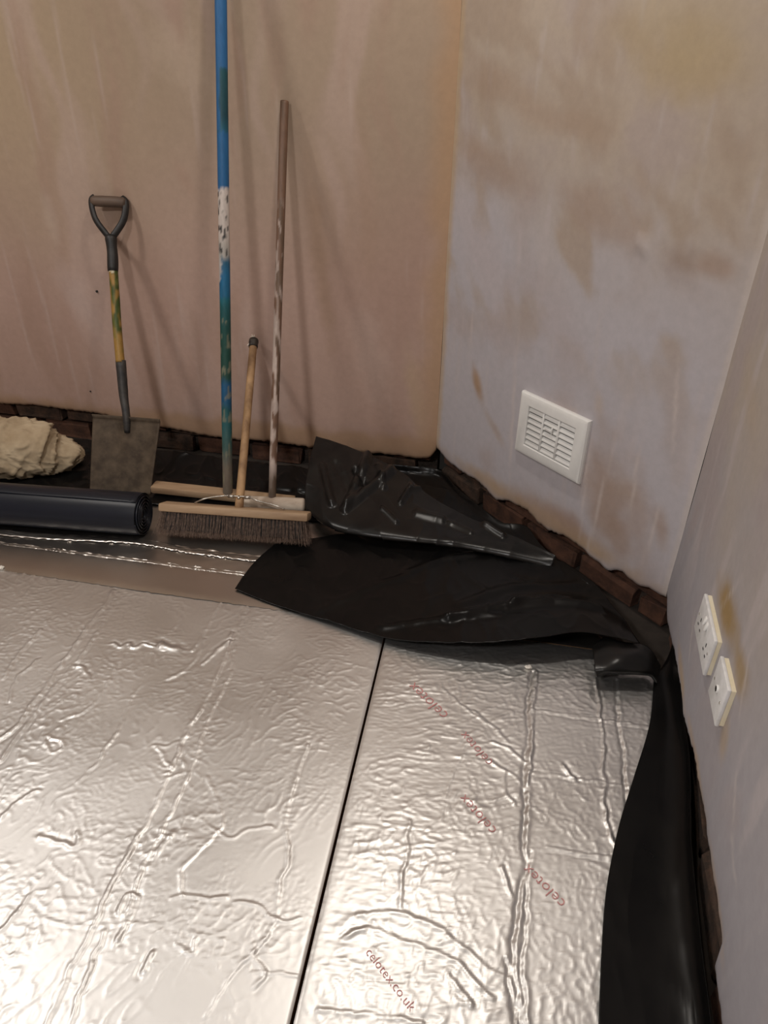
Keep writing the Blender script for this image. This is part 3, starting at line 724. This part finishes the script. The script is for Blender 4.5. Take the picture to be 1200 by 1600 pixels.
# ------------------------------------------------------------------ crumpled dust sheet
def dust():
    bm = bmesh.new(); bmesh.ops.create_icosphere(bm, subdivisions=6, radius=1)
    P = np.array([v.co[:] for v in bm.verts]); Fc = [[v.index for v in f.verts] for f in bm.faces]; bm.free()
    th = np.arctan2(P[:, 1], P[:, 0]); z = P[:, 2]
    base = np.array([-1.39, 2.265, .082]); R = np.array([.312, .135, .130])
    q = P.copy()
    X = P[:, 0]*R[0]; T = P[:, 2]*R[2]*1.15-P[:, 1]*R[1]*.9      # position as it runs over the heap
    Y = P[:, 1]*R[1]
    wx = X+.035*pn(X*9, T*9, 1); wt = T+.035*pn(X*9+4, T*9, 2)
    h = .030*pn(X*7, T*7+Y*5, 3)
    h += .030*ridge(wx*7+wt*5, wt*6-wx*3, 5, 3.)
    h += .018*ridge(wx*14-wt*8, wt*5+wx*4, 6, 5)
    h += .011*ridge(wx*26+wt*14, wt*8-wx*5, 9, 7)
    h += .004*ridge(wx*50+wt*18, wt*16-wx*12, 7, 6)
    h += .0015*pn(X*90, T*90, 8)
    q = P*(.80+h[:, None]/.12*.42)
    q[:, 2] = np.where(q[:, 2] < -.55, -.55+(q[:, 2]+.55)*.1, q[:, 2])
    V = q*R+base
    V[:, 2] = np.maximum(V[:, 2], .008)
    wally = W0[1]+(V[:, 0]-W0[0])*(e1[1]/e1[0])-.028
    V[:, 1] = np.minimum(V[:, 1], wally)
    return V, Fc
o = props(obj('dust_sheet', dust(), m_cloth), 'crumpled cream cotton dust sheet heaped behind the black roll', 'dust sheet')

# ------------------------------------------------------------------ shovel
KY = .42/.89
def SP(x, y): return onplane(x, y, 2.09, KY)
sh_n = np.array([0, -1, KY]); sh_n /= np.linalg.norm(sh_n)      # out of the shovel's plane, towards the room
shov = thing('shovel', (-.91, 2.09, 0), 'square-mouthed shovel with black handle leaning on the back wall', 'shovel')
def blade():
    tl, tr = SP(147, 648), SP(252, 656); bl, br = SP(142, 768), SP(236, 770)
    upd = (tl-bl)/np.linalg.norm(tl-bl); 
    k = bl[2]/upd[2]; bl = bl-upd*(k-.006); br = br-upd*(br[2]/upd[2]-.006)
    nu, nv = 31, 31; V = []
    for i in range(nu):
        u = i/(nu-1.0)
        for j in range(nv):
            v = j/(nv-1.0)
            p = lerp(lerp(bl, br, u), lerp(tl, tr, u), v)
            d = -.004 + .014*abs(2*u-1)**3                      # sides turned up
            d += -.010*math.exp(-((u-.5)/.10)**2)*sstep(.45, 1, v)*-1
            if v > .965: d += .010*(v-.965)/.035
            V.append(p+sh_n*d)
    return V, gridf(nu, nv), tl, tr
v, f, tl, tr = blade()
b = obj('blade', (np.array(v), f), m_blade, shov); b.modifiers.new('t', 'SOLIDIFY').thickness = .003
pth = [SP(199, 676), SP(199, 656)+sh_n*.006, SP(197, 640)+sh_n*.004, SP(193, 622)-sh_n*.004, SP(191, 600)-sh_n*.004, SP(188, 563)-sh_n*.003]
obj('shaft_socket', tube(spline(pth, 20), [.010, .011, .0115, .012, .0125, .013, .013, .013, .0135, .0135, .014, .0145, .015, .0155, .016, .016, .0165, .0165, .017, .017], 18), m_socket, shov)
pth = spline([SP(188, 566), SP(183, 510), SP(180, 465), SP(177, 420)], 60)
v, f = tube(pth, .0148, 18)
o = obj('handle_shaft', (v, f), m_cpole, shov)
V = np.array(v); tt = (V[:, 2]-V[:, 2].min())/(V[:, 2].max()-V[:, 2].min())
C = np.tile(np.array([.30, .17, .04]), (len(V), 1))
gm = sstep(.30, .40, tt+.10*pn(V[:, 0]*60, V[:, 2]*14, 2))*sstep(-.25, .2, pn(V[:, 0]*90, V[:, 2]*22, 4)+.25*(V[:, 0]-V[:, 0].mean())/.015+.2)
C = mixc(C, (.02, .055, .008), .92*gm)
C = mixc(C, (.13, .13, .03), .6*sstep(.1, .5, pn(V[:, 0]*50, V[:, 2]*30, 9)))
C = mixc(C, (.62, .55, .40), .8*((tt > .955) & (V[:, 0] < V[:, 0].mean())).astype(float))
setcol(o, C)
# D handle
pc = SP(175, 420)
yk = obj('handle_yoke', merge(
    tube(spline([SP(176.5, 424), SP(176, 400), SP(174.5, 384), SP(173, 368)], 14), [.0165, .0175, .0178, .0178, .0175, .0172, .017, .017, .017, .0175, .018, .019, .019, .016], 16),
    tube(spline([SP(173, 374), SP(163, 362), SP(150, 344), SP(144, 326), SP(143, 312), SP(148, 307)], 22), .0082, 12, squash=1.35),
    tube(spline([SP(173, 374), SP(182, 362), SP(192, 346), SP(196, 330), SP(196, 315), SP(190, 309)], 22), .0082, 12, squash=1.35)), m_blackplastic, shov)
obj('grip', tube([SP(143, 314), SP(147, 314), SP(158, 314.5), SP(182, 315.5), SP(193, 316.5), SP(197, 317)], [.012, .0165, .0175, .0175, .0165, .012], 16), m_grip, shov)

# ------------------------------------------------------------------ brooms
def head_frame(c, xdir, tilt):
    x = np.array([xdir[0], xdir[1], 0.]); x /= np.linalg.norm(x); y0 = np.array([-x[1], x[0], 0]); z0 = np.array([0, 0, 1.])
    y = y0*math.cos(tilt)-z0*math.sin(tilt)*1; z = z0*math.cos(tilt)+y0*math.sin(tilt)
    return np.stack([x, y, z], 1)   # columns
def bristle_mesh(R, c, L, Wd, h, nx, ny, per, seed, flare=.25, splay=.25):
    r = random.Random(seed); V = []; Fc = []
    for i in range(nx):
        for j in range(ny):
            bx = (i/(nx-1.0)-.5)*(L-.02); by = (j/(ny-1.0)-.5)*(Wd-.016)
            for k in range(per):
                ox, oy = r.gauss(0, .0022), r.gauss(0, .0022)
                tx = bx+ox+bx/L*2*flare*h*abs(bx/L*2)**3+r.gauss(0, splay*h*.25); ty = by+oy*1+by/Wd*2*flare*h+r.gauss(0, splay*h*.2)
                ll = h*r.uniform(.90, 1.03); rad = r.uniform(.00035, .0006)
                mx = bx+ox+(tx-bx-ox)*.4; my = by+oy+(ty-by-oy)*.4
                n = len(V)
                for (px, py, pz, q) in ((bx+ox, by+oy, 0, rad), (mx, my, -ll*.5, rad), (tx, ty, -ll, rad*.6)):
                    for a in (0, 2.1, 4.2):
                        V.append(R @ np.array([px+math.cos(a)*q, py+math.sin(a)*q, pz])+c)
                for s in (0, 3):
                    for a in range(3):
                        Fc.append([n+s+a, n+s+(a+1) % 3, n+s+3+(a+1) % 3, n+s+3+a])
    return V, Fc
# 1. front broom, short bare handle with taped top
xd = np.array([.482, -.0505]); cen = np.array([-.4624, 1.84, 0])
tilt = math.radians(24)
R = head_frame(cen, xd, tilt)
bh = .072
hc = np.array([-.4623, 1.8545, 0])+np.array([0, 0, bh*math.cos(tilt)+.010])   # underside centre of the head
b1 = thing('broom', (hc[0], hc[1], 0), 'wide wooden broom with brown bristles and short taped handle, in front', 'broom')
def headboard(L, Wd, T, bev=.006, notch=True):
    v, f = box(0, 0, T/2, L, Wd, T, bev, 2)
    out = []
    for p in v:
        p = np.array(p)
        p[2] += .004*(1-abs(p[0])/(L/2)) if p[2] > T/2 else 0
        out.append(p)
    return out, f
v, f = headboard(.470, .062, .026)
obj('broom_head', ([R @ p+hc for p in v], f), m_woodx, b1, smooth=True, flatang=40)
br = obj('bristles', bristle_mesh(R, hc, .465, .062, bh, 44, 5, 12, 3), m_bristle, b1, smooth=False); br['kind'] = 'stuff'
# dense dark core so the bristles read as a solid brush
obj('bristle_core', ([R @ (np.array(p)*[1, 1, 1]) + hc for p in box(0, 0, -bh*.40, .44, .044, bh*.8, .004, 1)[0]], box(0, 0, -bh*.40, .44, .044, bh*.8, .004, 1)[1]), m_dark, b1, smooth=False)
htop = onwall(399, 528, W0, e1, 0); htop = htop-np.array([0, .035, 0]); 
hbot = hc+R @ np.array([.012, 0, .018])
hp = [lerp(hbot, htop, t) for t in np.linspace(0, 1, 24)]
obj('handle', tube(hp, [.0135]*4+[.0132]*20, 18), m_wood, b1)
dirh = (htop-hbot)/np.linalg.norm(htop-hbot)
obj('taped_top', tube([htop-dirh*.028, htop-dirh*.022, htop-dirh*.014, htop-dirh*.008, htop+dirh*.004, htop+dirh*.008], [.0150, .0165, .0155, .0172, .0165, .013], 14), m_blacktape, b1)
fr = [tube([htop+dirh*.004, htop+dirh*.016+np.array([random.uniform(-.012, .012), random.uniform(-.006, .006), random.uniform(0, .01)])], [.003, .0012], 6) for _ in range(7)]
fr.append(tube([htop-dirh*.012+np.array([-.014, 0, 0]), htop-dirh*.012+np.array([-.022, -.004, -.006])], [.003, .0015], 6))
obj('frayed_end', merge(*fr), m_fray, b1)
# wire stay: arch over the head, clipped round the handle
k1 = hc+R @ np.array([-.13, .0, .030]); k2 = hc+R @ np.array([.155, .0, .030]); kt = lerp(hbot, htop, .075)+np.array([0, -.014, 0])
xh = R[:, 0]
wp = spline([k1, k1+xh*.035+[0, 0, .018], kt-xh*.06+[0, 0, .002], kt-xh*.03+[0, 0, .006], kt+[0, 0, .006], kt+xh*.03+[0, 0, .006], kt+xh*.06-[0, 0, .006], k2-xh*.03+[0, 0, .012], k2], 60)
st = obj('wire_stay', tube(wp, .0026, 8), m_steel, b1)
obj('stay_clamp', tube([kt-xh*.034+[0, -.002, .006], kt-xh*.016+[0, -.004, .006]], .0055, 10), m_steel, st)
obj('stay_clamp', tube([kt+xh*.018+[0, -.004, .006], kt+xh*.036+[0, -.002, .006]], .0055, 10), m_steel, st)
obj('clamp_bolt', tube([kt+[0, .0, .006], kt+[0, -.010, .004]], .0045, 6), m_steel, st)

# 2. tall blue pole broom, plain board head lying behind
def polec(name, label, base, top, r, nseg, colf, cat='broom'):
    t = thing(name, (base[0], base[1], 0), label, cat)
    pth = [lerp(base, top, k) for k in np.linspace(0, 1, nseg)]
    v, f = tube(pth, r, 20)
    o = obj('handle', (v, f), m_cpole, t); V = np.array(v); setcol(o, colf(V)); return t
top = onwall(345, 0, W0, e1); dv = 1
bb = np.array([-.5315, 2.0680, .026]); tt_ = onplane(345, 0, 2.063, .19); ext = bb+(tt_-bb)*1.28
bl_rows = [(782, (.15, .12, .09)), (730, (.17, .14, .11)), (700, (.05, .10, .09)), (660, (.02, .10, .11)), (640, (.015, .085, .09)), (628, (.012, .08, .16)), (600, (.012, .085, .19)), (590, (.015, .06, .045)),
           (520, (.01, .06, .05)), (480, (.01, .08, .09)), (466, (.01, .12, .16)), (464, (.012, .11, .21)), (430, (.012, .12, .25)), (410, (.02, .10, .18)), (400, (.35, .33, .30)), (360, (.52, .46, .42)), (297, (.55, .49, .45)),
           (293, (.015, .10, .25)), (210, (.015, .11, .27)), (204, (.01, .09, .14)), (180, (.008, .05, .07)), (110, (.01, .07, .09)), (103, (.016, .11, .28)), (-400, (.018, .12, .30))]
bl_y = np.array([a for a, _ in bl_rows][::-1]); bl_c = np.array([c for _, c in bl_rows][::-1])
axis_h = np.linspace(0, 1, 400); ap = bb+(ext-bb)*axis_h[:, None]
qq = ap-CAM; zz = qq @ FW; aq = 800-F*(qq @ UW)/zz         # photographed row of each height on the pole, to place the paint bands
def bluec(V):
    hh = (V-bb) @ (ext-bb)/((ext-bb) @ (ext-bb)); hh = np.clip(hh, 0, 1)
    row = np.interp(hh, axis_h, aq)+6*pn(V[:, 0]*90, V[:, 2]*20, 3)
    C = np.stack([np.interp(row, bl_y, bl_c[:, k]) for k in range(3)], 1)
    s = (V[:, 0]-np.interp(hh, [0, 1], [bb[0], ext[0]]))/.0165
    m = ((row > 103) & (row < 205)).astype(float)*(1-sstep(-.5, -.1, s+.2*pn(V[:, 2]*30, s, 4))); C = mixc(C, (.016, .11, .27), m)
    m = ((row > 300) & (row < 400)).astype(float)*sstep(.32, .42, pn(V[:, 0]*150, V[:, 2]*22, 7)+.1-.2*s); C = mixc(C, (.03, .03, .03), m)
    m = ((row > 400) & (row < 440)).astype(float)*(1-sstep(-.6, -.3, s+.4*pn(V[:, 2]*60, s, 4))); C = mixc(C, (.45, .42, .40), m)
    m = ((row > 500)).astype(float)*sstep(.25, .45, pn(V[:, 0]*110, V[:, 2]*26, 17)); C = mixc(C, (.20, .19, .13), .7*m)
    return C
b2 = polec('broom', 'broom with very tall blue, white and green painted pole', bb, ext, .0165, 260, bluec)
R2 = head_frame(bb, np.array([.49, -.07]), 0)
v, f = box(.0, 0, .017, .50, .05, .026, .006, 2)
hc2 = np.array([-.5505, 2.078, .0])
v = [R2 @ np.array(p)+hc2+np.array([0, 0, .004+.022*(-p[0])]) for p in v]
obj('broom_head', (v, f), m_woodx, b2, flatang=40)

# 3. brown pole broom with rounded pale head
top3 = onwall(446, 158, W0, e1)-np.array([0, .020, 0]); base3 = np.array([-.371, 2.010, .050])
def brownc(V):
    C = np.tile(np.array([.15, .085, .055]), (len(V), 1)); z = V[:, 2]
    C = mixc(C, (.11, .07, .045), .8*sstep(0, .3, pn(V[:, 0]*60, z*8, 1)))
    s = (V[:, 0]-np.interp(z, [base3[2], top3[2]], [base3[0], top3[0]]))/.0125
    m = sstep(.05, .25, pn(V[:, 0]*70, z*11, 5)+.15-.35*s)*(1-sstep(.45, .75, z))
    C = mixc(C, (.52, .43, .38), .85*m)
    m = sstep(.2, .35, pn(V[:, 0]*90, z*20, 6)-.3*s)*(1-sstep(.85, .95, z)); C = mixc(C, (.42, .34, .30), .7*m)
    C = mixc(C, (.10, .075, .055), .8*(1-sstep(.10, .17, z)))
    return C
b3 = polec('broom', 'broom with long dark brown pole and pale rounded wooden head', base3, top3, .0125, 200, brownc)
h3 = [np.array([x, y, z]) for x, y, z in [(-.489, 2.012, .030), (-.479, 2.011, .030), (-.454, 2.009, .030), (-.372, 2.001, .032), (-.288, 1.993, .034), (-.270, 1.991, .034), (-.259, 1.990, .034)]]
obj('broom_head', tube(spline(h3, 24), [.012, .019, .022]+[.024]*17+[.024, .022, .019, .012], 18, squash=1.0), m_woodpale, b3)

# ------------------------------------------------------------------ vent grille on the angled wall
def wallframe(p, d):
    n = np.array([d[1], -d[0]]); return np.array([[d[0], n[0], 0], [d[1], n[1], 0], [0, 0, 1]])
vs = [sz(x, y, W1, e2) for x, y in [(818, 608), (930, 656), (909, 759), (806, 700)]]
cs = np.mean([q[0] for q in vs]); cz = np.mean([q[1] for q in vs]); VW = .264; VH = .194
q = W1+e2*cs; RV = wallframe(W1, e2); vo = np.array([q[0], q[1], cz])
vent = thing('air_vent', tuple(vo), 'white plastic louvred air vent on the pale corner wall', 'air vent')
def loc(vf): return [RV @ np.array(p)+vo for p in vf[0]], vf[1]
def frame_mesh(wo, ho, wi, hi, t, ch):
    """bevelled rectangular ring standing proud of the wall"""
    P = []
    for (a, b, y) in ((wo, ho, 0), (wo, ho, t*.45), (wo-ch*.25, ho-ch*.25, t*.8), (wo-ch, ho-ch, t), (wi+.004, hi+.004, t), (wi, hi, t-.002), (wi, hi, .0)):
        P += [(-a/2, y, -b/2), (a/2, y, -b/2), (a/2, y, b/2), (-a/2, y, b/2)]
    Fc = []
    for i in range(6):
        for k in range(4):
            k2 = (k+1) % 4; Fc.append([i*4+k, (i+1)*4+k, (i+1)*4+k2, i*4+k2][::-1])
    return P, Fc
WI, HI, TH_ = .184, .124, .017
obj('frame', loc(frame_mesh(VW, VH, WI, HI, TH_, .024)), m_white, vent, smooth=True, flatang=25)
obj('back_plate', loc(box(0, .0035, 0, WI+.004, .003, HI+.004, 0)), m_dark, vent, smooth=False)
for i in (-1, 1):
    obj('mullion', loc(box(i*WI/6, .0115, 0, .006, .008, HI, .001, 1)), m_white, vent)
ns = 7; ra_ = math.radians(28); RX = np.array([[1, 0, 0], [0, math.cos(ra_), -math.sin(ra_)], [0, math.sin(ra_), math.cos(ra_)]])
for k in range(ns):
    z = -HI/2+(k+.5)*HI/ns
    obj('slat', loc(box(0, .0095, z, WI, .0022, HI/ns*.78, .0007, 1, rot=RX)), m_white, vent)
obj('slider_knob', loc(merge(box(-.004, .014, .018, .030, .004, .010, .001, 1), box(.010, .016, .022, .004, .006, .020, .001, 1))), m_white, vent)

# ------------------------------------------------------------------ sockets on the right wall
RS = wallframe(W2, e3)
def plate(px, name, label, wd, ht, double):
    vs = [sz(x, y, W2, e3) for x, y in px]; s = np.mean([a[0] for a in vs]); z = np.mean([a[1] for a in vs]); q = W2+e3*s
    o = np.array([q[0], q[1], z]); t = thing(name, tuple(o), label, 'socket')
    L = lambda vf: ([RS @ np.array(p)+o for p in vf[0]], vf[1])
    obj('back_box', L(box(0, .004, 0, wd-.003, .009, ht-.003, .001, 1)), m_warmedge, t, smooth=True, flatang=30)
    obj('face_plate', L(box(0, .0115, 0, wd, .007, ht, .002, 2)), m_whiteold, t, smooth=True, flatang=30)
    y = .0151
    if double:
        for sx in (-1, 1):
            cx = sx*.038
            for (dx, dz, a, b) in ((0, .006, .0035, .008), (-.011, -.012, .007, .0035), (.011, -.012, .007, .0035)):
                obj('pin_hole', L(box(cx+dx, y, dz-.004, a, .001, b, 0)), m_dark, t, smooth=False)
            obj('rocker_switch', L(box(sx*.009, .0165, .024, .010, .005, .018, .0012, 1, rot=np.array([[1, 0, 0], [0, .96, -.26], [0, .26, .96]]))), m_white, t)
    else:
        obj('outlet_ring', L(tube([(0, y-.001, .004), (0, y+.003, .004)], .0075, 16)), m_white, t)
        obj('outlet_hole', L(tube([(0, y+.0022, .004), (0, y+.0034, .004)], .0050, 12)), m_dark, t)
    for sx in (-1, 1):
        obj('screw', L(tube([(sx*.030 if not double else sx*.0603, y-.001, 0), (sx*.030 if not double else sx*.0603, y+.0006, 0)], .0028, 10)), m_steel, t)
plate([(1112, 928), (1131, 1005), (1111, 1054), (1096, 984)], 'double_socket', 'upper, wider white double socket on the right wall', .146, .086, True)
plate([(1139, 1028), (1153, 1081), (1130, 1131), (1120, 1087)], 'wall_outlet', 'lower, smaller white outlet plate with one central hole on right wall', .086, .086, False)

# ------------------------------------------------------------------ nail holes and crumbs
def crumb(px, py, r, name, label, cat, mt, zz=None, grp=None):
    p = fl(px, py, r*.8) if zz is None else zz
    bm = bmesh.new(); bmesh.ops.create_icosphere(bm, subdivisions=2, radius=r)
    V = [np.array(v.co)*(1+.35*random.uniform(-1, 1))*np.array([1.2, .9, .75])+p for v in bm.verts]; Fc = [[v.index for v in f.verts] for f in bm.faces]; bm.free()
    return props(obj(name, (V, Fc), mt, smooth=False), label, cat, grp)
crumb(826, 1042, .0065, 'plaster_crumb', 'white plaster crumb on the foil below the black sheet', 'crumb', m_crumb)
crumb(2, 887, .007, 'plaster_crumb', 'pale plaster crumb at the far left edge of the foil', 'crumb', m_crumb)
